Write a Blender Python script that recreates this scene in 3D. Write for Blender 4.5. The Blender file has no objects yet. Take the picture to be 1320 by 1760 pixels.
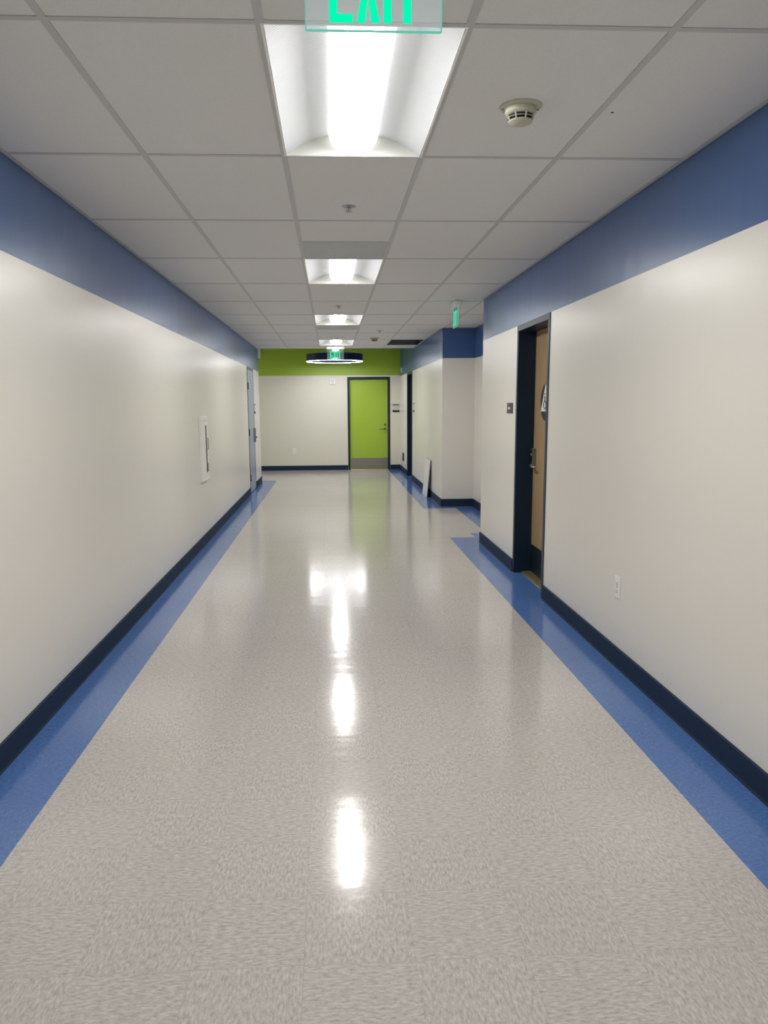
import bpy, bmesh, math, random
from mathutils import Matrix, Vector
random.seed(7)
PI = math.pi
COL = bpy.context.scene.collection

# ------------------------------------------------------------------ dimensions (metres)
H = 1.4926                       # eye height
C = H + 1.087                    # suspended ceiling
XL, XR, XN = -1.397, 1.6244, 2.10    # left wall, right wall, back of the niche on the right
YB = -7.0                        # wall behind the photographer
YC = 15.32                       # where the suspended ceiling stops
YL = 15.66                       # end of the left wall
YE = 18.346                      # end wall
CL = 2.86                        # higher ceiling of the lobby
N0, N1 = 8.40, 11.45             # niche on the right
GX, GY, TW, TL = -0.1869, 2.4606, 0.6096, 1.2192   # ceiling grid
T = lambda k: GY + k * TL
L = lambda j: GX + (j - 2) * TW

# ------------------------------------------------------------------ materials
def lin(c):
    return tuple(((v / 255) / 12.92 if v / 255 <= .04045 else ((v / 255 + .055) / 1.055) ** 2.4) for v in c) + (1,)

def base(name, rgb, rough=.5, metal=0, spec=.5):
    m = bpy.data.materials.new(name); m.use_nodes = True
    b = m.node_tree.nodes['Principled BSDF']
    b.inputs['Base Color'].default_value = lin(rgb)
    b.inputs['Roughness'].default_value = rough
    b.inputs['Metallic'].default_value = metal
    b.inputs['Specular IOR Level'].default_value = spec
    return m, m.node_tree.nodes, m.node_tree.links, b

def noise(n, l, vec, scale, detail=2, rough=.5):
    t = n.new('ShaderNodeTexNoise'); t.inputs['Scale'].default_value = scale
    t.inputs['Detail'].default_value = detail; t.inputs['Roughness'].default_value = rough
    l.new(vec, t.inputs['Vector']); return t.outputs['Fac']

def mapping(n, l, vec, scale=(1, 1, 1), loc=(0, 0, 0)):
    m = n.new('ShaderNodeMapping'); m.inputs['Scale'].default_value = scale; m.inputs['Location'].default_value = loc
    l.new(vec, m.inputs['Vector']); return m.outputs['Vector']

def ramp(n, l, fac, a, b, p0=.3, p1=.7):
    r = n.new('ShaderNodeValToRGB'); r.color_ramp.elements[0].position = p0; r.color_ramp.elements[1].position = p1
    r.color_ramp.elements[0].color = a; r.color_ramp.elements[1].color = b
    l.new(fac, r.inputs['Fac']); return r.outputs['Color']

def math_(n, l, op, a, b=None, clamp=False):
    m = n.new('ShaderNodeMath'); m.operation = op; m.use_clamp = clamp
    for i, v in enumerate((a, b)):
        if v is None: continue
        if hasattr(v, 'links'): l.new(v, m.inputs[i])
        else: m.inputs[i].default_value = v
    return m.outputs[0]

def mix(n, l, fac, a, b, mode='MIX'):
    m = n.new('ShaderNodeMix'); m.data_type = 'RGBA'; m.blend_type = mode
    for s, v in ((m.inputs['Factor'], fac), (m.inputs[6], a), (m.inputs[7], b)):
        if hasattr(v, 'links'): l.new(v, s)
        else: s.default_value = v
    return m.outputs[2]

def bump(n, l, b, height, strength, dist=.001):
    p = n.new('ShaderNodeBump'); p.inputs['Strength'].default_value = strength; p.inputs['Distance'].default_value = dist
    l.new(height, p.inputs['Height']); l.new(p.outputs[0], b.inputs['Normal'])

def coords(n): return n.new('ShaderNodeTexCoord').outputs['Object']

def wall_paint(name, lower, upper, zsplit, rough=.30):
    m, n, l, b = base(name, lower, rough, spec=.5)
    co = coords(n)
    sep = n.new('ShaderNodeSeparateXYZ'); l.new(co, sep.inputs[0])
    band = math_(n, l, 'GREATER_THAN', sep.outputs['Z'], zsplit)
    l.new(mix(n, l, band, lin(lower), lin(upper)), b.inputs['Base Color'])
    peel = noise(n, l, co, 260, 2)
    wave = noise(n, l, mapping(n, l, co, (2.6, 2.6, .55)), 1.6, 2)
    roll = noise(n, l, mapping(n, l, co, (16, 16, 5)), 1, 2)
    h = math_(n, l, 'ADD', math_(n, l, 'MULTIPLY', peel, .35), math_(n, l, 'ADD', math_(n, l, 'MULTIPLY', wave, 9.0), math_(n, l, 'MULTIPLY', roll, .8)))
    bump(n, l, b, h, .9, .00042)
    return m

CREAM, BLUE, LIME, NAVY = (230, 226, 218), (68, 98, 148), (158, 190, 52), (24, 42, 62)
M = {}
M['wall'] = wall_paint('paint_cream_blue', CREAM, BLUE, 2.158)
M['wall_end'] = wall_paint('paint_cream_lime', (226, 224, 206), LIME, 2.178, .42)  # green bounce from the lime is tinted into this cream
M['wall_plain'] = wall_paint('paint_cream', CREAM, CREAM, 9)

def plain(key, rgb, rough=.5, metal=0, spec=.5, grain=0, gscale=200):
    m, n, l, b = base(key, rgb, rough, metal, spec)
    if grain:
        bump(n, l, b, noise(n, l, coords(n), gscale, 2), grain, .001)
    M[key] = m
    return m
plain('navy', NAVY, .38, spec=.28, grain=.15)
plain('navy_base', (34, 50, 72), .6, spec=.15)
plain('caulk', (120, 130, 140), .5)
plain('door_lime', (166, 196, 60), .42, grain=.1)
plain('door_grey', (138, 155, 178), .33, grain=.1)
plain('white_plastic', (242, 240, 236), .35)
plain('end_metal', (184, 184, 178), .5)
plain('hinge_dark', (30, 36, 50), .5)
plain('cream_plastic', (186, 186, 166), .4)
plain('white_metal', (244, 243, 238), .4)
plain('grey_plate', (150, 148, 142), .4)
plain('black_plastic', (18, 18, 20), .4)
plain('dark_plastic', (52, 50, 50), .45)
plain('slot_black', (12, 12, 16), .8)
plain('sign_white', (225, 226, 224), .5)
plain('sign_insert', (205, 203, 205), .5)
plain('brass', (176, 160, 118), .35, .7)
plain('chrome', (200, 200, 198), .18, 1)
plain('nickel', (120, 116, 104), .3, .9)
plain('grid', (196, 196, 195), .5)
plain('grid_white', (214, 216, 214), .5)
plain('deck', (56, 58, 58), .8)
plain('duct', (120, 126, 126), .45, .4)
plain('gypsum_edge', (92, 88, 80), .8)
plain('ring_navy', (24, 34, 78), .35)
plain('lobby_ceiling', (206, 206, 202), .8, grain=.3)
plain('steel_cable', (190, 192, 190), .3, .8)
plain('kick_dark_reflection', (20, 28, 36), .28)  # steel plate, with the mirrored dark jamb put into its colour

def brushed(key, rgb, rough):
    m, n, l, b = base(key, rgb, rough, 1)
    bump(n, l, b, noise(n, l, mapping(n, l, coords(n), (900, 900, 6)), 1, 2), .4, .0006)
    M[key] = m
brushed('steel', (150, 148, 140), .38)

# maple veneer
m, n, l, b = base('maple_veneer', (176, 146, 104), .42)
co = coords(n)
g = noise(n, l, mapping(n, l, co, (60, 60, 2.2)), 1, 5, .6)
g2 = noise(n, l, mapping(n, l, co, (5, 5, .8)), 1, 3)
c = ramp(n, l, g, lin((150, 126, 92)), lin((178, 154, 118)), .3, .7)
l.new(mix(n, l, math_(n, l, 'MULTIPLY', g2, .35), c, lin((150, 116, 78))), b.inputs['Base Color'])
M['maple'] = m

# acoustic ceiling tile: off-white mineral board with pin holes and light flecks
m, n, l, b = base('mineral_tile', (228, 227, 225), .9, spec=.2)
co = coords(n)
a = noise(n, l, co, 230, 3, .7); v = noise(n, l, co, 620, 1)
pin = math_(n, l, 'LESS_THAN', a, .335)
c = ramp(n, l, v, lin((216, 215, 213)), lin((238, 237, 235)), .3, .7)
c = mix(n, l, math_(n, l, 'MULTIPLY', pin, .45), c, lin((150, 148, 145)))
# one small hole in a tile
sub = n.new('ShaderNodeVectorMath'); sub.operation = 'DISTANCE'; l.new(co, sub.inputs[0]); sub.inputs[1].default_value = (1.085, 3.125, C + .003)
c = mix(n, l, math_(n, l, 'LESS_THAN', sub.outputs['Value'], .0065), c, lin((30, 28, 26)))
l.new(c, b.inputs['Base Color'])
bump(n, l, b, a, .5, .0012)
M['tile'] = m

# vinyl composition floor: 12 inch tiles, flecks turned a quarter from tile to tile, waxed
def vct(key, dark, light, mid, rough, seam=.35):
    m, n, l, b = base(key, mid, rough, spec=.29)
    co = coords(n)
    S = .3048
    off = mapping(n, l, co, (1 / S, 1 / S, 1), (.096 / S, -2.203 / S, 0))
    sep = n.new('ShaderNodeSeparateXYZ'); l.new(off, sep.inputs[0])
    fx = math_(n, l, 'FLOOR', sep.outputs['X']); fy = math_(n, l, 'FLOOR', sep.outputs['Y'])
    par = math_(n, l, 'MODULO', math_(n, l, 'ABSOLUTE', math_(n, l, 'ADD', fx, fy)), 2)
    par = math_(n, l, 'GREATER_THAN', par, .5)
    wn = n.new('ShaderNodeTexWhiteNoise'); wn.noise_dimensions = '2D'
    cmb = n.new('ShaderNodeCombineXYZ'); l.new(fx, cmb.inputs[0]); l.new(fy, cmb.inputs[1]); l.new(cmb.outputs[0], wn.inputs['Vector'])
    A = noise(n, l, mapping(n, l, co, (40, 125, 1)), 1, 4, .7)
    B = noise(n, l, mapping(n, l, co, (125, 40, 1), (3, 7, 0)), 1, 4, .7)
    mx = n.new('ShaderNodeMix'); l.new(par, mx.inputs['Factor']); l.new(A, mx.inputs[2]); l.new(B, mx.inputs[3])
    fl = mx.outputs[0]
    c = ramp(n, l, fl, lin(dark), lin(light), .34, .66)
    fine = noise(n, l, co, 420, 2)
    c = mix(n, l, math_(n, l, 'MULTIPLY', math_(n, l, 'GREATER_THAN', fine, .62), .22), c, lin(light))
    # slight batch difference between tiles
    tone = math_(n, l, 'MULTIPLY', wn.outputs['Value'], .06)
    c = mix(n, l, tone, c, lin(dark))
    dx = math_(n, l, 'PINGPONG', math_(n, l, 'ADD', sep.outputs['X'], 0.0), .5)
    dy = math_(n, l, 'PINGPONG', sep.outputs['Y'], .5)
    e = math_(n, l, 'LESS_THAN', math_(n, l, 'MINIMUM', dx, dy), .0028)
    c = mix(n, l, math_(n, l, 'MULTIPLY', e, seam), c, lin(tuple(int(q * .45) for q in mid)))
    l.new(c, b.inputs['Base Color'])
    # wax: long gentle undulation across the corridor plus burnish haze
    w1 = noise(n, l, mapping(n, l, co, (1.6, 5.5, 1)), 1, 2)
    w2 = noise(n, l, mapping(n, l, co, (9, 20, 1)), 1, 2)
    w3 = noise(n, l, co, 70, 2)
    h = math_(n, l, 'ADD', math_(n, l, 'MULTIPLY', w1, 3.5), math_(n, l, 'ADD', math_(n, l, 'MULTIPLY', w2, .7), math_(n, l, 'MULTIPLY', w3, .12)))
    bump(n, l, b, h, .8, .0006)
    r = math_(n, l, 'ADD', math_(n, l, 'MULTIPLY', noise(n, l, co, 1.3, 3), .06), rough - .03)
    l.new(r, b.inputs['Roughness'])
    return m
M['floor'] = vct('vinyl_tile_grey', (168, 163, 158), (210, 205, 200), (189, 184, 179), .135, .2)
M['border'] = vct('vinyl_tile_blue', (66, 102, 162), (94, 130, 192), (78, 114, 176), .14, .08)

# perforated return-air face: rows of small dark holes
m, n, l, b = base('perforated_metal', (176, 180, 180), .5)
co = coords(n)
vo = n.new('ShaderNodeTexVoronoi'); vo.inputs['Scale'].default_value = 110; vo.inputs['Randomness'].default_value = 0
l.new(co, vo.inputs['Vector'])
l.new(mix(n, l, math_(n, l, 'LESS_THAN', vo.outputs['Distance'], .30), lin((198, 203, 207)), lin((80, 86, 92))), b.inputs['Base Color'])
M['perforated'] = m
# ribbed white reflector
m, n, l, b = base('ribbed_reflector', (206, 208, 211), .45)
wv = n.new('ShaderNodeTexWave'); wv.bands_direction = 'Y'; wv.inputs['Scale'].default_value = 22; wv.inputs['Distortion'].default_value = 0
l.new(coords(n), wv.inputs['Vector'])
bump(n, l, b, wv.outputs['Fac'], .5, .002)
M['ribbed'] = m

def emit(key, rgb, s):
    m = bpy.data.materials.new(key); m.use_nodes = True; n = m.node_tree.nodes; l = m.node_tree.links
    n.remove(n['Principled BSDF']); e = n.new('ShaderNodeEmission')
    e.inputs['Color'].default_value = lin(rgb); e.inputs['Strength'].default_value = s
    l.new(e.outputs[0], n['Material Output'].inputs[0]); M[key] = m
emit('lamp', (254, 253, 249), 1.5)
emit('lamp_core', (254, 253, 249), 28.5)
emit('ring_lamp', (252, 250, 255), 31)
emit('exit_green', (0, 214, 152), .6)
emit('exit_rim', (120, 225, 200), .28)
emit('led', (255, 120, 90), .8)
# clear acrylic of the edge-lit signs
m = bpy.data.materials.new('acrylic'); m.use_nodes = True; n = m.node_tree.nodes; l = m.node_tree.links
n.remove(n['Principled BSDF'])
tr = n.new('ShaderNodeBsdfTransparent'); tr.inputs[0].default_value = (.93, .97, .97, 1)
gl = n.new('ShaderNodeBsdfGlossy'); gl.inputs['Roughness'].default_value = .05
df = n.new('ShaderNodeBsdfTranslucent'); df.inputs[0].default_value = (.8, .86, .9, 1)
m1 = n.new('ShaderNodeMixShader'); m1.inputs[0].default_value = .22; l.new(tr.outputs[0], m1.inputs[1]); l.new(df.outputs[0], m1.inputs[2])
m2 = n.new('ShaderNodeMixShader'); m2.inputs[0].default_value = .06; l.new(m1.outputs[0], m2.inputs[1]); l.new(gl.outputs[0], m2.inputs[2])
l.new(m2.outputs[0], n['Material Output'].inputs[0]); M['acrylic'] = m

# ------------------------------------------------------------------ mesh helpers
class MB:
    def __init__(s): s.bm = bmesh.new()
    def box(s, x0, x1, y0, y1, z0, z1, bevel=0, mi=0):
        if x0 > x1: x0, x1 = x1, x0
        if y0 > y1: y0, y1 = y1, y0
        v = [s.bm.verts.new((x, y, z)) for x in (x0, x1) for y in (y0, y1) for z in (z0, z1)]
        fs = [s.bm.faces.new([v[i] for i in q]) for q in ((0, 1, 3, 2), (4, 6, 7, 5), (0, 4, 5, 1), (2, 3, 7, 6), (0, 2, 6, 4), (1, 5, 7, 3))]
        for f in fs: f.material_index = mi
        if bevel:
            es = {e for f in fs for e in f.edges}
            bmesh.ops.bevel(s.bm, geom=list(es), offset=bevel, segments=2, affect='EDGES', profile=.5)
        return s
    def prism(s, pts, y0, y1, axis='y'):
        """outline pts (a, z) extruded from y0 to y1 along the axis"""
        def P(a, z, t): return (a, t, z) if axis == 'y' else ((t, a, z) if axis == 'x' else (a, z, t))
        A = [s.bm.verts.new(P(a, z, y0)) for a, z in pts]; B = [s.bm.verts.new(P(a, z, y1)) for a, z in pts]
        s.bm.faces.new(A); s.bm.faces.new(list(reversed(B)))
        k = len(pts)
        for i in range(k): s.bm.faces.new((A[i], B[i], B[(i + 1) % k], A[(i + 1) % k]))
        return s
    def lathe(s, prof, n=32, cx=0, cy=0, cap=True):
        rings = []
        for r, z in prof:
            rings.append([s.bm.verts.new((cx + r * math.cos(2 * PI * i / n), cy + r * math.sin(2 * PI * i / n), z)) for i in range(n)])
        for a, b_ in zip(rings, rings[1:]):
            for i in range(n): s.bm.faces.new((a[i], a[(i + 1) % n], b_[(i + 1) % n], b_[i]))
        if cap: s.bm.faces.new(list(reversed(rings[0]))); s.bm.faces.new(rings[-1])
        return s
    def tube(s, pts, r, n=10, closed=False):
        pts = [Vector(p) for p in pts]; rings = []; k = len(pts)
        up = None
        for i, p in enumerate(pts):
            a = pts[i - 1] if (i or closed) else p; b_ = pts[(i + 1) % k] if (i < k - 1 or closed) else p
            d = (b_ - a).normalized()
            if up is None: up = d.orthogonal().normalized()
            up = (up - d * up.dot(d)).normalized(); w = d.cross(up)
            rings.append([s.bm.verts.new(p + r * (math.cos(2 * PI * j / n) * up + math.sin(2 * PI * j / n) * w)) for j in range(n)])
        pairs = list(zip(rings, rings[1:])) + ([(rings[-1], rings[0])] if closed else [])
        for a, b_ in pairs:
            for j in range(n): s.bm.faces.new((a[j], a[(j + 1) % n], b_[(j + 1) % n], b_[j]))
        if not closed: s.bm.faces.new(list(reversed(rings[0]))); s.bm.faces.new(rings[-1])
        return s
    def xf(s, mat): bmesh.ops.transform(s.bm, matrix=mat, verts=s.bm.verts); return s
    def build(s, name, mats, parent=None, smooth=False):
        bmesh.ops.recalc_face_normals(s.bm, faces=s.bm.faces)
        me = bpy.data.meshes.new(name); s.bm.to_mesh(me); s.bm.free()
        for k in (mats if isinstance(mats, (list, tuple)) else [mats]): me.materials.append(M[k])
        if smooth:
            for p in me.polygons: p.use_smooth = True
        o = bpy.data.objects.new(name, me); COL.objects.link(o)
        if smooth:
            try: me.set_sharp_from_angle(angle=math.radians(35))
            except Exception: pass
        if parent: o.parent = parent
        return o

def tag(o, label, cat, group=None, kind=None):
    o['label'] = label; o['category'] = cat
    if group: o['group'] = group
    if kind: o['kind'] = kind
    return o

def thing(name, label, cat, loc=(0, 0, 0), rz=0, group=None, kind=None):
    o = bpy.data.objects.new(name, None); o.empty_display_size = .1; COL.objects.link(o)
    o.location = loc; o.rotation_euler = (0, 0, rz)
    return tag(o, label, cat, group, kind)

def dup(root, loc, label, rz=None, group=None):
    r = root.copy(); COL.objects.link(r); r.location = loc; r['label'] = label
    if rz is not None: r.rotation_euler = (0, 0, rz)
    if group: r['group'] = group
    for ch in list(root.children):
        c_ = ch.copy(); COL.objects.link(c_); c_.parent = r
        for gch in list(ch.children):
            d = gch.copy(); COL.objects.link(d); d.parent = c_
    return r

def struct(o, label, cat): return tag(o, label, cat, kind='structure')

# ------------------------------------------------------------------ floor
cuts_x = sorted({-8.0, XL, -1.110, 1.332, XR, 1.81, XN, XN + .3, 1.62})
cuts_y = sorted({YB, N0, 8.69, 8.98, 11.25, N1, YL, 15.90, YE + .3})
def border(x, y):
    if x < -1.110: return y < 15.90
    if x > 1.332 and x < XR and y < 8.69: return True
    if x > 1.62 and y < 8.98: return True
    if x > 1.81 and y < N1: return True
    if x > 1.332 and y > 11.25: return True
    return False
bm = bmesh.new(); vs = {}
for i in range(len(cuts_x) - 1):
    for j in range(len(cuts_y) - 1):
        q = []
        for x, y in ((cuts_x[i], cuts_y[j]), (cuts_x[i + 1], cuts_y[j]), (cuts_x[i + 1], cuts_y[j + 1]), (cuts_x[i], cuts_y[j + 1])):
            if (x, y) not in vs: vs[(x, y)] = bm.verts.new((x, y, 0))
            q.append(vs[(x, y)])
        f = bm.faces.new(q)
        f.material_index = 1 if border((cuts_x[i] + cuts_x[i + 1]) / 2, (cuts_y[j] + cuts_y[j + 1]) / 2) else 0
ext = bmesh.ops.extrude_face_region(bm, geom=list(bm.faces))
bmesh.ops.translate(bm, vec=(0, 0, -.12), verts=[g_ for g_ in ext['geom'] if isinstance(g_, bmesh.types.BMVert)])
fb = MB(); fb.bm.free(); fb.bm = bm
struct(fb.build('floor', ['floor', 'border']), 'waxed grey vinyl tile floor with blue border bands along the walls', 'floor')

# ------------------------------------------------------------------ walls
TOP = 3.05
DN = (5.823, 6.839)     # maple door, right wall
DF = (15.66, 16.68)     # navy door, right wall further on
DL = (13.47, 14.49)     # grey door, left wall
DE = (0.396, 1.386)     # lime door, end wall
DH = 2.158
w = MB().box(XL - .2, XL, YB, DL[0], 0, TOP).box(XL - .2, XL, DL[1], YL, 0, TOP).box(XL - .2, XL, DL[0], DL[1], DH, TOP)
struct(w.build('wall_left', 'wall'), 'long glossy cream left corridor wall with a blue band under the ceiling', 'wall')
w = MB().box(XR, XR + .3, YB, DN[0], 0, TOP).box(XR, XR + .3, DN[1], N0, 0, TOP).box(XR, XR + .3, DN[0], DN[1], DH, TOP).box(XR + .3, XN + .2, 8.2, N0, 0, TOP)
struct(w.build('wall_right', 'wall'), 'near cream right wall with blue band, holding the maple door', 'wall')
w = MB().box(XN, XN + .2, N0, N1, 0, TOP)
struct(w.build('wall_right_niche', 'wall'), 'set-back side of the niche behind the maple door wall', 'wall')
w = MB().box(XR, XR + .68, N1, DF[0], 0, TOP).box(XR, XR + .3, DF[1], YE + .2, 0, TOP).box(XR, XR + .3, DF[0], DF[1], DH, TOP)
struct(w.build('wall_right_far', 'wall'), 'far cream right wall from the niche corner to the lime end wall', 'wall')
w = MB().box(-6, DE[0], YE, YE + .2, 0, TOP).box(DE[1], XR, YE, YE + .2, 0, TOP).box(DE[0], DE[1], YE, YE + .2, 2.142, TOP)
struct(w.build('wall_end', 'wall_end'), 'end wall, cream below and lime green above', 'wall')
w = MB().box(-6, XL - .2, YL - .2, YL, 0, TOP)
struct(w.build('wall_lobby_front', 'wall_plain'), 'wall turning left behind the end of the left wall', 'wall')
struct(MB().box(-6.2, -6, YL - .2, YE + .2, 0, TOP).build('wall_lobby_left', 'wall_plain'), 'far left side wall of the lobby, out of the picture', 'wall')
struct(MB().box(XL - .2, XR + .3, YB - .2, YB, 0, TOP).build('wall_back', 'wall'), 'corridor wall behind the photographer', 'wall')

# ------------------------------------------------------------------ baseboards
BH, BT = .112, .011
def baseb(name, x0, x1, y0, y1, label, flip):
    """flip: which side the room is: 'x+','x-','y+','y-'"""
    def prof(s):   # little cove toe
        return [(0, 0), (s * BT * 1.6, 0), (s * BT * 1.1, .009), (s * BT, .02), (s * BT, BH - .003), (s * BT * .7, BH), (0, BH)]
    s = 1 if flip[1] == '+' else -1
    mb = MB()
    if flip[0] == 'x': mb.prism([(x0 + a, z) for a, z in prof(s)], y0, y1, 'y')
    else: mb.prism([(y0 + a, z) for a, z in prof(s)], x0, x1, 'x')
    return struct(mb.build(name, 'navy_base'), label, 'baseboard')
baseb('baseboard_left', XL, XL, YB, DL[0] - .004, 'long navy baseboard of the left wall up to the grey door', 'x+')
baseb('baseboard_left_end', XL, XL, DL[1] + .004, YL, 'short navy baseboard of the left wall beyond the grey door', 'x+')
baseb('baseboard_right', XR, XR, YB, DN[0] - .004, 'navy baseboard of the right wall under the outlet', 'x-')
baseb('baseboard_right_middle', XR, XR, DN[1] + .004, N0, 'navy baseboard between the maple door and the niche', 'x-')
baseb('baseboard_niche', XN, XN, N0, N1, 'navy baseboard on the set-back side of the niche', 'x-')
baseb('baseboard_niche_end', XR, XN, N1, N1, 'navy baseboard across the far end of the niche', 'y-')
baseb('baseboard_right_far', XR, XR, N1 - BT, DF[0] - .004, 'navy baseboard behind the leaning white panel', 'x-')
baseb('baseboard_right_end', XR, XR, DF[1] + .004, YE, 'short navy baseboard on the right wall beside the end wall', 'x-')
baseb('baseboard_end_left', -6, DE[0] - .004, YE, YE, 'navy baseboard of the end wall left of the lime door', 'y-')
baseb('baseboard_end_right', DE[1] + .004, XR - .012, YE, YE, 'short navy baseboard right of the lime door', 'y-')

# ------------------------------------------------------------------ ceiling
lights_k = (-6, -3, 0, 3, 6, 9)
halves = {2: 'far', 7: 'near'}          # column 0 cells with a half-length return grille
mb = MB()
zt = C + .003
cols = [(max(L(j), XL), min(L(j + 1), XR + .02)) for j in range(0, 5)]
for k in range(-8, 11):
    y0 = max(T(k), YB); y1 = min(T(k + 1), YC)
    if y1 <= y0: continue
    for j, (x0, x1) in enumerate(cols):
        if j == 2 and k in lights_k: continue
        if j == 4 and k == 9: continue
        a, b_ = y0, y1
        if j == 2 and k == 2: b_ = T(2.5)
        if j == 2 and k == 7: a = T(7.5)
        mb.box(x0 + .002, x1 - .002, a + .002, b_ - .002, zt, zt + .016)
ys = [N0, T(5), T(6), T(7), N1 + .02]
for a, b_ in zip(ys, ys[1:]): mb.box(XR + .022, XN, a + .002, b_ - .002, zt, zt + .016)
ceil = struct(mb.build('ceiling', 'tile'), 'suspended ceiling of speckled white lay-in tiles', 'ceiling')
gb = MB(); hw = .012
for j in (1, 2, 3, 4): gb.box(L(j) - hw, L(j) + hw, YB, YC, C, C + .0035)
gb.box(L(5) - hw, L(5) + hw, N0, N1, C, C + .0035)
gb.box(L(5) - .022, L(5) - .016, T(9), T(10), C, C + .003)
for k in range(-7, 11):
    segs = [(XL, XR)] + ([(XR + .006, XN)] if N0 < T(k) < N1 else [])
    for x0, x1 in segs:
        xs = [x0] + [L(j) for j in (1, 2, 3, 4) if x0 < L(j) < x1] + [x1]
        for a, b_ in zip(xs, xs[1:]): gb.box(a + (hw if a != x0 else 0), b_ - (hw if b_ != x1 else 0), T(k) - hw, T(k) + hw, C + .0003, C + .0033)
gb.box(L(2) + hw, L(3) - hw, T(2.5) - hw, T(2.5) + hw, C + .0003, C + .0033)
gb.box(L(2) + hw, L(3) - hw, T(7.5) - hw, T(7.5) + hw, C + .0003, C + .0033)
gb.build('ceiling_grid', 'grid', ceil)
# wall angle along the edges
ab = MB()
def angle_x(x, s, y0, y1): ab.box(x, x + s * .022, y0, y1, C - .0015, C + .001).box(x, x + s * .0015, y0, y1, C - .0015, C + .02)
angle_x(XL, 1, YB, YC); angle_x(XR, -1, YB, N0); angle_x(XR, -1, N1, YC); angle_x(XN, -1, N0, N1)
ab.box(XR, XN, N1 - .022, N1, C - .0015, C + .001).box(XR, XN, N0, N0 + .022, C - .0015, C + .001)
ab.build('wall_angle', 'grid', ceil)
# fascia closing the suspended ceiling towards the lobby
struct(MB().box(XL, XR, YC, YC + .09, C - .002, TOP).build('trim_1', 'grid_white'), 'white fascia edge where the low ceiling stops before the lobby', 'trim')
struct(MB().box(-6, XR, YC + .09, YE, CL, CL + .1).build('ceiling_lobby', 'lobby_ceiling'), 'higher ceiling of the lobby, hidden by the low ceiling', 'ceiling')
# structural deck above the tiles, seen through the missing tile
struct(MB().box(XL - .2, XR + .3, YB, YC, TOP - .05, TOP + .05).box(XR + .3, XN + .2, 8.2, N1 + .2, TOP - .05, TOP + .05).build('ceiling_deck', 'deck'), 'dark structural deck seen through the missing ceiling tile', 'ceiling')
dct = MB().box(L(4) - .3, XR - .01, T(10.0), T(10.5), C + .03, C + .3, .01)
for i in range(6): dct.box(L(4) - .3 + i * .16, L(4) - .28 + i * .16, T(10.0) - .012, T(10.5) + .012, C + .022, C + .31)
tag(dct.build('air_duct', 'duct'), 'grey duct in the dark gap of the missing ceiling tile', 'duct')

# ------------------------------------------------------------------ troffer lights
def make_troffer():
    t = thing('troffer_light', '', 'ceiling light', (0, 0, C), 0, 'two by four troffer lights in the ceiling')
    W, Lh, A, LW = TW / 2 - .006, TL / 2 - .006, .082, .108
    def side(s):
        pts = []
        for i in range(13):
            a = i / 12; x = W - a * (W - LW + .01); z = A * math.sin(min(1, a * 1.02) * PI / 2)
            pts.append((s * x, z))
        top = [(x, z + .004) for x, z in reversed(pts)]
        return MB().prism(pts + top, -Lh + .002, Lh - .002, 'y').build('reflector', 'ribbed', t, True)
    side(-1); side(1)
    for s in (-1, 1):
        arch = []
        for i in range(25):
            a = -1 + i / 12.0; x = a * W
            u = (1 - abs(a)) * W / (W - LW + .01); arch.append((x, .001 + (A + .004) * math.sin(min(1, u) * PI / 2)))
        y0, y1 = sorted((s * (Lh - .003), s * (Lh + .001)))
        e = MB().prism([(-W, -.0005)] + arch + [(W, -.0005)], y0, y1, 'y').build('end_panel', 'end_metal', t)
    f = MB().box(-W - .004, -W + .002, -Lh - .004, Lh + .004, -.001, .02).box(W - .002, W + .004, -Lh - .004, Lh + .004, -.001, .02)
    f.box(-W, W, Lh - .001, Lh + .004, -.001, .02).box(-W, W, -Lh - .004, -Lh + .001, -.001, .02)
    f.box(-W - .004, W + .004, -Lh - .004, Lh + .004, A + .006, A + .012)
    f.build('frame', 'white_metal', t)
    # bowed lens with rounded ends
    lb = MB(); secs = []
    N = 16
    for sy, q in [(-1, 0), (-1, .5), (-1, .8), (-1, 1), (1, 1), (1, .8), (1, .5), (1, 0)]:
        y = sy * (Lh - .012 - .035 * (1 - math.sqrt(1 - (1 - q) ** 2)) * 0 - (.03 * q))
        ring = []
        for i in range(N + 1):
            th = PI * i / N
            ring.append((LW * math.cos(th) * (1 if q == 1 else .9 + .1 * q), y, A - (A + .001) * math.sin(th) * (0.0 if q == 0 else math.sqrt(1 - (1 - q) ** 2))))
        secs.append([lb.bm.verts.new(p) for p in ring])
    for a, b_ in zip(secs, secs[1:]):
        for i in range(N): lb.bm.faces.new((a[i], a[i + 1], b_[i + 1], b_[i]))
    for a, b_ in zip(secs, secs[1:]): lb.bm.faces.new((a[0], b_[0], b_[N], a[N]))
    bmesh.ops.remove_doubles(lb.bm, verts=lb.bm.verts, dist=1e-5)
    for f_ in lb.bm.faces:      # middle strip glows stronger, so the reflectors beside it stay dimmer
        c_ = f_.calc_center_median()
        if abs(c_.x) < .064 and c_.z < .02 and abs(f_.normal.y) < .5: f_.material_index = 1
    lb.build('lens', ['lamp', 'lamp_core'], t, True)
    return t
tro = make_troffer()
lab = {0: 'large troffer light overhead behind the nearest EXIT sign', 3: 'second troffer light down the corridor, just beyond a grey grille',
       6: 'third troffer light down the corridor, between a sprinkler and a small grille', 9: 'farthest troffer light, directly above the far EXIT sign',
       -3: 'added troffer light above the photographer, out of the picture', -6: 'added troffer light farthest behind the photographer, out of the picture'}
XM = (L(2) + L(3)) / 2
tro.location = (XM, T(.5), C); tro['label'] = lab[0]
for k in (3, 6, 9, -3, -6): dup(tro, (XM, T(k + .5), C), lab[k])  # row carried on behind the photographer, added unseen to raise the light level

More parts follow.
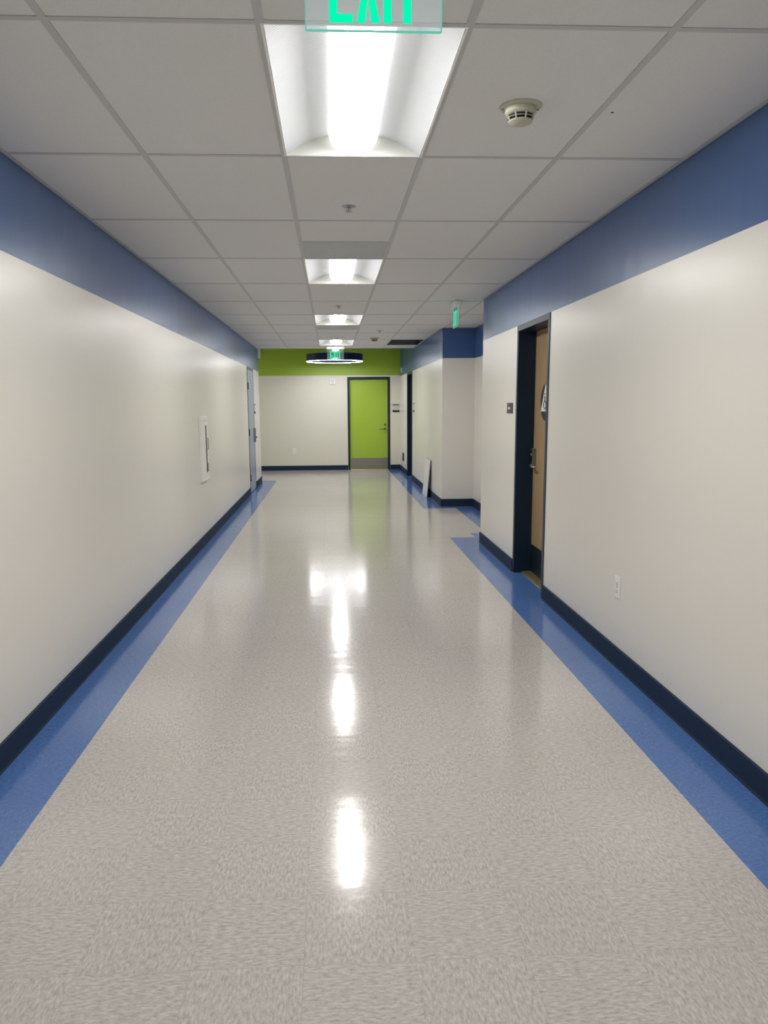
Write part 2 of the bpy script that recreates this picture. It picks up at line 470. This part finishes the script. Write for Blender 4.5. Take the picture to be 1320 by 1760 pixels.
tl_ = dup(tro, (-2.5, 17.0, CL), 'added troffer light in the lobby beyond the left wall, hidden from view', PI / 2)  # both lobby troffers are made up, unseen, to brighten the far end
dup(tro, (-4.3, 17.0, CL), 'added troffer light at the far left of the lobby, hidden from view', PI / 2)
# return air grilles
def make_grille():
    t = thing('air_grille', 'grey perforated return grille before the second troffer light', 'air grille', (XM, T(2.75), C), 0, 'perforated return air grilles in the ceiling')
    W = TW / 2 - .006
    f = MB().box(-W, -W + .014, -W, W, -.001, .014).box(W - .014, W, -W, W, -.001, .014).box(-W + .014, W - .014, -W, -W + .014, -.001, .014).box(-W + .014, W - .014, W - .014, W, -.001, .014)
    f.build('frame', 'grid', t)
    MB().box(-W + .012, W - .012, -W + .012, W - .012, .002, .01).build('perforated_face', 'perforated', t)
    return t
gr = make_grille()
dup(gr, (XM, T(7.25), C), 'small grey perforated grille just beyond the third troffer light')

# ------------------------------------------------------------------ smoke detectors
def make_detector():
    t = thing('smoke_detector', 'cream smoke detector on the near ceiling tile right of the big light', 'smoke detector', (.722, 3.075, C + .003), 0, 'smoke detectors on the ceiling')
    MB().lathe([(.078, 0), (.078, -.003), (.074, -.007), (.058, -.009), (.057, -.009)], 40).build('base_plate', 'cream_plastic', t, True)
    MB().lathe([(.057, -.008), (.058, -.022), (.054, -.030), (.049, -.033)], 40).build('housing', 'cream_plastic', t, True)
    MB().lathe([(.044, -.031), (.038, -.052)], 32).build('sensing_chamber', 'slot_black', t, True)
    cage = MB()
    for i in range(8):
        a = 2 * PI * i / 8 + .2; ca, sa = math.cos(a), math.sin(a)
        cage.tube([(.0495 * ca, .0495 * sa, -.032), (.043 * ca, .043 * sa, -.053)], .003, 6)
    cage.tube([(.0475 * math.cos(2 * PI * i / 32), .0475 * math.sin(2 * PI * i / 32), -.042) for i in range(32)], .0016, 6, True)
    cage.build('cage', 'cream_plastic', t, True)
    MB().lathe([(.044, -.051), (.044, -.055), (.038, -.060), (.012, -.063), (.002, -.063)], 32).build('cap', 'cream_plastic', t, True)
    for s in (-1, 1):
        MB().lathe([(.005, -.007), (.004, -.010)], 12, s * .066, .008).build('screw', 'nickel', t, True)
    return t
sd = make_detector()
dup(sd, (.735, 13.08, C + .003), 'small far smoke detector on the ceiling near the missing tile')

# ------------------------------------------------------------------ sprinklers
def make_sprinkler():
    t = thing('sprinkler_head', 'nearest sprinkler head hanging under the ceiling beyond the big light', 'sprinkler', (.118, 4.56, C + .003), 0, 'pendent sprinkler heads')
    MB().lathe([(.040, 0), (.040, -.003), (.026, -.010), (.014, -.012)], 32).build('escutcheon', 'chrome_soft', t, True)
    b_ = MB().lathe([(.009, -.008), (.009, -.016), (.006, -.018)], 16)
    for s in (-1, 1): b_.tube([(s * .008, 0, -.016), (s * .014, 0, -.025), (s * .011, 0, -.034), (s * .002, 0, -.042)], .0022, 8)
    b_.lathe([(.005, -.040), (.005, -.047)], 12)
    b_.build('yoke', 'chrome_soft', t, True)
    MB().lathe([(.0022, -.017), (.0022, -.040)], 8).build('glass_bulb', 'bulb', t, True)
    d = MB().lathe([(.006, -.046), (.017, -.047), (.017, -.0485), (.006, -.0485)], 20)
    for i in range(10):
        a = 2 * PI * i / 10; d.tube([(.015 * math.cos(a), .015 * math.sin(a), -.0478), (.021 * math.cos(a), .021 * math.sin(a), -.0485)], .0015, 6)
    d.build('deflector', 'chrome_soft', t, True)
    return t
plain('chrome_soft', (170, 172, 180), .35, .5)
plain('bulb', (150, 40, 36), .2)
sp = make_sprinkler()
sp.scale = (1, 1, .62)
dup(sp, (.107, 8.93, C + .003), 'sprinkler head on the ceiling just before the third troffer light')
dup(sp, (.128, 13.10, C + .003), 'tiny sprinkler head just before the farthest troffer light')
dup(sp, (.745, 11.84, C + .003), 'small sprinkler head off centre, before the far smoke detector')

# ------------------------------------------------------------------ exit signs
def letters():
    h, wd, st = .152, .052, .0175
    mb = MB(); y0, y1 = -.0045, -.0032
    def P(pts, x): mb.prism([(x + a, b_) for a, b_ in pts], y0, y1, 'y')
    x = -.099
    P([(0, 0), (wd, 0), (wd, st), (st, st), (st, h / 2 - st / 2), (wd * .9, h / 2 - st / 2), (wd * .9, h / 2 + st / 2), (st, h / 2 + st / 2), (st, h - st), (wd, h - st), (wd, h), (0, h)], x)
    x += .0605
    s = st * 1.08
    P([(0, 0), (s, 0), (wd / 2, h * .36), (wd - s, 0), (wd, 0), (wd / 2 + s * .52, h / 2), (wd, h), (wd - s, h), (wd / 2, h * .64), (s, h), (0, h), (wd / 2 - s * .52, h / 2)], x)
    x += .0605
    P([(0, 0), (st, 0), (st, h), (0, h)], x)
    x += .0265
    P([(wd / 2 - st / 2, 0), (wd / 2 + st / 2, 0), (wd / 2 + st / 2, h - st), (wd, h - st), (wd, h), (0, h), (0, h - st), (wd / 2 - st / 2, h - st)], x)
    return mb
def make_exit(zb):
    """origin on the ceiling above the panel; the panel's lower edge is zb below it"""
    t = thing('exit_sign', '', 'exit sign', (0, 0, C), 0, 'edge-lit green EXIT signs hanging from the ceiling')
    PH = min(.215, zb - .03)
    pan = MB().box(-.152, .152, -.003, .003, -zb, -zb + PH, .0012).build('acrylic_panel', 'acrylic', t)
    MB().box(-.153, -.1505, -.0034, .0034, -zb, -zb + PH).box(.1505, .153, -.0034, .0034, -zb, -zb + PH).box(-.1505, .1505, -.0034, .0034, -zb - .001, -zb + .0015).build('glowing_rim', 'exit_rim', pan)
    lt = letters(); lt.xf(Matrix.Translation((0, 0, -zb + .016))); lt.build('exit_lettering', 'exit_green', t)
    MB().box(-.165, .165, -.032, .032, -.052, -.001, .006).build('canopy', 'white_plastic', t)
    MB().box(-.158, .158, -.008, .008, -zb + PH - .004, -.05).build('panel_holder', 'grey_plate', t)
    return t
ex = make_exit(.262)
ex.location = (.110, 1.90, C); ex['label'] = 'nearest green EXIT sign at the top of the picture, cut by the frame'
e2 = dup(ex, (.107, 14.84, C), 'far green EXIT sign in front of the blue ring lamp')
e3 = dup(ex, (1.36, 8.60, C), 'green EXIT sign seen nearly edge-on at the niche corner', -PI / 2)

# ------------------------------------------------------------------ ring lamp in the lobby
t = thing('pendant_ring_lamp', 'navy ring pendant lamp with a glowing white underside in front of the lime wall', 'pendant lamp', (.103, 17.0, 2.42))
RO, RI, HB = .60, .535, .15
def annulus(ro, ri, z0, z1, n=96):
    mb = MB(); R_ = []
    for r, z in ((ro, z0), (ro, z1), (ri, z1), (ri, z0)):
        R_.append([mb.bm.verts.new((r * math.cos(2 * PI * i / n), r * math.sin(2 * PI * i / n), z)) for i in range(n)])
    for a in range(4):
        A, B = R_[a], R_[(a + 1) % 4]
        for i in range(n): mb.bm.faces.new((A[i], A[(i + 1) % n], B[(i + 1) % n], B[i]))
    return mb
annulus(RO, RI, 0, HB).build('ring_band', 'ring_navy', t, True)
annulus(RO - .006, RO - .046, -.003, .003).build('light_ring', 'ring_lamp', t, True)
MB().lathe([(.0, .34), (.07, .345), (.075, .42), (.075, CL - 2.42)], 32, cap=False).build('canopy', 'white_metal', t, True)
for a in (0, 120, 240):
    ca, sa = math.cos(math.radians(a)), math.sin(math.radians(a)); r = (RO + RI) / 2
    MB().tube([(r * ca, r * sa, HB), (.05 * ca, .05 * sa, .345)], .0045, 8).build('cable', 'steel_cable', t)

# ------------------------------------------------------------------ doors
def lever(parent, x, z, y, s, mat='nickel', plate=None, name='lever_handle', th=.009, lo=.36):
    """s: direction the lever points along local x; y: leaf face, lever comes out towards -y"""
    if plate:
        MB().box(x - plate[0] / 2, x + plate[0] / 2, y - th, y, z - plate[1] * lo, z + plate[1] * (1 - lo), .002).build('escutcheon', plate[2], parent)
    mb = MB().lathe([(.026, 0), (.026, .008), (.022, .012), (.010, .012), (.010, .05), (.011, .058)], 24)
    mb.xf(Matrix.Rotation(PI / 2, 4, 'X')); mb.xf(Matrix.Translation((x, y, z)))
    mb.tube([(x, y - .052, z), (x + s * .03, y - .056, z), (x + s * .085, y - .056, z - .002), (x + s * .118, y - .048, z - .004), (x + s * .122, y - .03, z - .004)], .0085, 10)
    return mb.build(name, mat, parent, True)

def door(name, label, loc, rz, w_, h_, leafmat, rec, framemat='navy', face=.048, depth=None):
    t = thing(name, label, 'door', loc, rz, kind='structure')
    d = depth or rec + .07; W = w_ / 2
    f = MB().box(-W, -W + face, -.006, d, 0, h_ - face, .0015).box(W - face, W, -.006, d, 0, h_ - face, .0015).box(-W, W, -.006, d, h_ - face, h_, .0015)
    # stop behind the leaf
    f.box(-W + face, -W + face + .016, rec + .046, d, 0, h_ - face).box(W - face - .016, W - face, rec + .046, d, 0, h_ - face).box(-W + face, W - face, rec + .046, d, h_ - face - .016, h_ - face)
    f.build('door_frame', framemat, t)
    lf = MB().box(-W + face + .003, W - face - .003, rec, rec + .045, .012, h_ - face - .003, .0015).build('door_leaf', leafmat, t)
    return t, lf, W - face - .003

# maple door, right wall (local +x runs towards the camera)
d1, leaf, lw = door('door_1', 'maple door in a deep navy frame on the right wall', (XR, sum(DN) / 2, 0), -PI / 2, DN[1] - DN[0], DH, 'maple', .148, depth=.22)
MB().box(-lw + .004, lw - .004, .1445, .148, .016, .262, .0008).build('kick_plate', 'kick_dark_reflection', leaf)
lever(leaf, -lw + .062, .965, .148, 1, 'chrome', (.062, .165, 'steel'), th=.03, lo=.1)
MB().box(-lw + .044, -lw + .060, .1165, .119, 1.00, 1.082).build('indicator_window', 'black_plastic', leaf)
cy = MB().lathe([(.012, 0), (.012, .012), (.009, .016)], 20); cy.xf(Matrix.Rotation(PI / 2, 4, 'X')); cy.xf(Matrix.Translation((-lw + .076, .119, 1.06))); cy.build('lock_cylinder', 'nickel', leaf, True)
MB().prism([(.066, 0), (.066, .006), (.085, .012), (.19, .012), (.205, .006), (.205, 0)], -lw - .003, lw + .003, 'x').box(-lw - .003, lw + .003, .108, .112, .010, .0135).build('threshold', 'brass', d1)

# grey door, left wall (local +x runs away from the camera)
d2, leaf, lw = door('door_2', 'grey-blue door with dark hinges on the left wall', (XL, sum(DL) / 2, 0), PI / 2, DL[1] - DL[0], DH, 'door_grey', -.004, depth=.16)
for z in (.27, 1.05, 1.83):
    MB().box(-lw - .008, -lw + .042, -.008, -.0035, z - .057, z + .057).tube([(-lw - .004, -.011, z - .057), (-lw - .004, -.011, z + .057)], .007, 10).build('hinge', 'hinge_dark', d2)
lever(leaf, lw - .065, .94, -.004, -1, 'nickel', (.07, .25, 'steel'), th=.03)

# navy door, right wall near the end
d3, leaf, lw = door('door_3', 'dark navy door seen edge-on near the end of the right wall', (XR, sum(DF) / 2, 0), -PI / 2, DF[1] - DF[0], DH, 'navy', .10, depth=.2)
lever(leaf, lw - .065, .94, .10, -1, 'nickel', (.06, .12, 'steel'))
MB().box(lw + .001, lw + .0035, .03, .075, .86, .97).build('strike_plate', 'steel', d3)

# lime door, end wall
d4, leaf, lw = door('door_4', 'lime green door in a navy frame on the end wall', (sum(DE) / 2, YE, 0), 0, DE[1] - DE[0], 2.142, 'door_lime', .07, depth=.17)
MB().box(-lw + .02, lw - .004, .067, .07, .022, .272, .0008).build('kick_plate', 'steel', leaf)
lever(leaf, lw - .065, .945, .07, -1, 'nickel')
cy = MB().lathe([(.024, 0), (.024, .006), (.017, .016), (.006, .017)], 24); cy.xf(Matrix.Rotation(PI / 2, 4, 'X')); cy.xf(Matrix.Translation((lw - .065, .07, 1.045))); cy.build('deadbolt', 'nickel', leaf, True)
MB().prism([(.0, 0), (.004, .009), (.115, .009), (.12, 0)], -lw - .003, lw + .003, 'x').build('threshold', 'brass', d4)

# ------------------------------------------------------------------ signs
# round restroom sign with a white triangle and wheelchair symbol on the maple door; local frame as the door
t = thing('restroom_sign', 'round black restroom sign with a white triangle and wheelchair symbol on the maple door', 'restroom sign', (XR + .148, sum(DN) / 2 + .085, 1.508), -PI / 2)
R = .1525
MB().prism([(R * math.cos(2 * PI * i / 64), R * math.sin(2 * PI * i / 64)) for i in range(64)], -.0065, 0, 'y').build('disc', 'dark_plastic', t)
MB().prism([(R * .985 * math.cos(math.radians(a)), R * .985 * math.sin(math.radians(a))) for a in (90, 210, 330)], -.0095, -.0065, 'y').build('triangle', 'sign_white', t)
sy = MB(); yy = -.0105
sy.lathe([(.0095, 0), (.0095, .002)], 20); sy.xf(Matrix.Rotation(PI / 2, 4, 'X')); sy.xf(Matrix.Translation((-.012, -.0095, .066)))
sy.tube([(-.012, yy, .052), (-.008, yy, .004), (.022, yy, .004), (.036, yy, -.034), (.046, yy, -.031)], .0042, 8)
sy.tube([(-.010, yy, .034), (.014, yy, .034)], .0036, 8)
arc = [(-.014, .016)] + [(-.002 + .034 * math.cos(math.radians(a)), -.022 + .034 * math.sin(math.radians(a))) for a in range(120, 345, 12)]
sy.tube([(a, yy, b_) for a, b_ in arc], .0036, 8)
sy.build('wheelchair_symbol', 'black_plastic', t)

# black room plaque beside the maple door, lettering too small to read: raised pale marks
t = thing('room_plaque', 'small dark plaque with raised white marks beside the maple door frame', 'plaque', (XR, 7.08, 1.459), -PI / 2)
mbp = MB().box(-.112, .112, -.006, .004, -.047, .047, .002).build('plate', 'dark_plastic', t)
MB().box(-.055, .035, -.0072, -.006, -.012, .010).build('insert', 'sign_insert', t)
mk = MB()
for z, a in ((.026, .010), (.006, .012), (-.006, .010), (-.02, .008), (-.034, .012)): mk.box(-.098, -.098 + a * 2, -.0078, -.006, z, z + .006)
mk.box(-.06, -.055, -.0078, -.006, .016, .04)
mk.build('raised_marks', 'sign_white', t)

def room_sign(label, loc, rz):
    t = thing('room_sign', label, 'room sign', loc, rz, 'three-piece room signs beside doors')
    MB().box(-.078, .078, -.005, 0, -.078, .078).build('insert', 'sign_insert', t)
    MB().box(-.08, .08, -.010, -.0, .070, .088, .001).build('top_bar', 'black_plastic', t)
    b_ = MB().box(-.08, .08, -.010, -.0, -.088, -.046, .001).build('number_bar', 'black_plastic', t)
    return t
rs = room_sign('room sign with two black bars on the end wall right of the lime door', (1.521, YE, 1.424), 0)
dup(rs, (XR, 15.36, 1.444), 'room sign seen edge-on before the navy door on the right wall', -PI / 2)
dup(rs, (XL, 14.66, 1.444), 'room sign seen edge-on past the grey door on the left wall', PI / 2)

# ------------------------------------------------------------------ outlets, switch, small devices
def outlet(label, loc, rz):
    t = thing('wall_outlet', label, 'outlet', loc, rz, 'white outlet plates')
    MB().box(-.038, .038, -.006, 0, -.062, .062, .002).build('cover_plate', 'white_plastic', t)
    for z in (.021, -.021):
        r = MB().box(-.017, .017, -.0085, -.006, z - .0145, z + .0145, .002).build('receptacle', 'white_plastic', t)
        MB().box(-.009, -.006, -.0089, -.0084, z - .002, z + .008).box(.006, .009, -.0089, -.0084, z - .002, z + .008).box(-.003, .003, -.0089, -.0084, z - .011, z - .005).build('slot', 'slot_black', r)
    MB().lathe([(.003, 0), (.003, .001)], 10).xf(Matrix.Rotation(PI / 2, 4, 'X') @ Matrix.Translation((0, 0, .006))).build('screw', 'nickel', t)
    return t
o1 = outlet('white outlet plate low on the near right wall', (XR, 4.267, .456), -PI / 2)
dup(o1, (-.858, YE, .457), 'small white outlet plate low on the end wall left of the lime door', 0)
t = thing('wall_switch', 'white cover plate on the left wall between the extinguisher cabinet and the grey door', 'switch plate', (XL, 9.29, 1.11), PI / 2)
MB().box(-.038, .038, -.006, 0, -.062, .062, .002).build('cover_plate', 'white_plastic', t)
MB().box(-.016, .016, -.0085, -.006, -.033, .033, .001).build('rocker', 'white_plastic', t)

t = thing('fire_alarm_strobe', 'white fire alarm strobe under the lime band on the end wall', 'fire alarm', (.052, YE, 2.045))
MB().box(-.067, .067, -.03, .004, -.07, .065, .006).build('housing', 'white_plastic', t)
MB().box(-.03, .03, -.055, -.03, -.005, .03, .006).build('strobe_lens', 'sign_white', t)
MB().box(-.034, .034, -.0325, -.03, .022, .034).build('speaker_slot', 'dark_plastic', t)
for i in range(3): MB().box(-.03, .03, -.0318, -.03, -.03 - i * .01, -.026 - i * .01).build('louvre', 'grey_plate', t)

t = thing('wall_conduit_box', 'pale upright box high on the end wall beside the left wall corner', 'wall box', (-1.66, YE, 2.575))
MB().box(-.08, .083, -.06, 0, 0, CL - 2.575, .003).build('box_body', 'wall_plain', t)
t = thing('wall_sensor', 'slim white sensor high on the right wall corner by the lime band', 'sensor', (XR, 17.93, 2.27), -PI / 2)
MB().box(-.035, .035, -.022, 0, -.055, .055, .004).build('housing', 'white_plastic', t)
t = thing('wall_vent', 'dark slotted vent low on the right wall beyond the navy door', 'vent', (XR, 17.56, .34), -PI / 2)
MB().box(-.2, .2, -.008, 0, -.10, .10, .002).build('frame', 'grey_plate', t)
MB().box(-.175, .175, -.0095, -.008, -.08, .08).build('grille_face', 'slot_black', t)

# ------------------------------------------------------------------ extinguisher cabinet
t = thing('extinguisher_cabinet', 'white fire extinguisher cabinet with a slim dark window on the left wall', 'cabinet', (XL, 8.635, .695), PI / 2)
CW, CHh = .215, .695
f = MB().box(-CW, -CW + .045, -.03, 0, 0, CHh, .002).box(CW - .045, CW, -.03, 0, 0, CHh, .002).box(-CW + .045, CW - .045, -.03, 0, 0, .045, .002).box(-CW + .045, CW - .045, -.03, 0, CHh - .05, CHh, .002)
f.build('frame', 'white_metal', t)
dr = MB().box(-CW + .048, CW - .048, -.036, -.004, .048, CHh - .053, .002).build('cabinet_door', 'white_metal', t)
MB().box(-.012, .046, -.0375, -.036, .085, CHh - .10).build('window', 'slot_black', dr)
MB().box(-.03, .075, -.042, -.036, .452, .462, .001).box(-.03, .075, -.042, -.036, .325, .335, .001).tube([(.07, -.04, .33), (.07, -.048, .34), (.07, -.048, .447), (.07, -.04, .457)], .0035, 8).build('pull_handle', 'nickel', dr)
MB().box(.06, .13, -.0375, -.036, .09, .18).build('reflection_patch', 'grey_plate', dr)  # grey rectangle standing in for a reflection on the cabinet door

# ------------------------------------------------------------------ white panel leaning on the right wall
t = thing('leaning_panel', 'white square panel leaning against the far right wall', 'panel', (1.545, 12.93, 0), 0)
a = math.atan2(1.606 - 1.545, .605)
pm = Matrix.Rotation(a, 4, 'Y')
MB().box(0, .004, -.30, .30, 0, .605).xf(pm).build('white_face', 'sign_white', t)
MB().box(.004, .016, -.30, .30, 0, .605).xf(pm).build('dark_core', 'gypsum_edge', t)

# ------------------------------------------------------------------ world, camera, view
sc = bpy.context.scene
wd = bpy.data.worlds.new('world'); sc.world = wd; wd.use_nodes = True
wd.node_tree.nodes['Background'].inputs[0].default_value = (.02, .02, .02, 1)
cam = bpy.data.cameras.new('camera'); co_ = bpy.data.objects.new('camera', cam); COL.objects.link(co_)
F, yaw, pitch, roll, cx, cy_ = 1340.4, .0525, .1625, -.0073, 641.03, 916.46
cam.sensor_fit = 'HORIZONTAL'; cam.sensor_width = 36; cam.lens = 36 * F / 1320
cam.shift_x = (660 - cx) / 1320; cam.shift_y = (cy_ - 880) / 1320
cam.clip_start = .05; cam.clip_end = 100
def rot(yaw, pitch, roll):
    cyw, syw = math.cos(yaw), math.sin(yaw); cp, sp_ = math.cos(pitch), math.sin(pitch); cr, sr = math.cos(roll), math.sin(roll)
    Ry = Matrix(((cyw, -syw, 0), (syw, cyw, 0), (0, 0, 1))); Rp = Matrix(((1, 0, 0), (0, cp, -sp_), (0, sp_, cp)))
    Mx = Matrix(((1, 0, 0), (0, 0, -1), (0, 1, 0))); Rr = Matrix(((cr, -sr, 0), (sr, cr, 0), (0, 0, 1)))
    return Rr @ Mx @ Rp @ Ry
RR = rot(yaw, pitch, roll)
m4 = Matrix((RR[0], -RR[1], -RR[2])).transposed().to_4x4(); m4.translation = (0, 0, H)
co_.matrix_world = m4
sc.camera = co_
sc.view_settings.view_transform = 'Standard'; sc.view_settings.look = 'None'; sc.view_settings.gamma = 1
sc.view_settings.use_curve_mapping = False
sc.view_settings.exposure = 1.3
sc.cycles.use_denoising = True
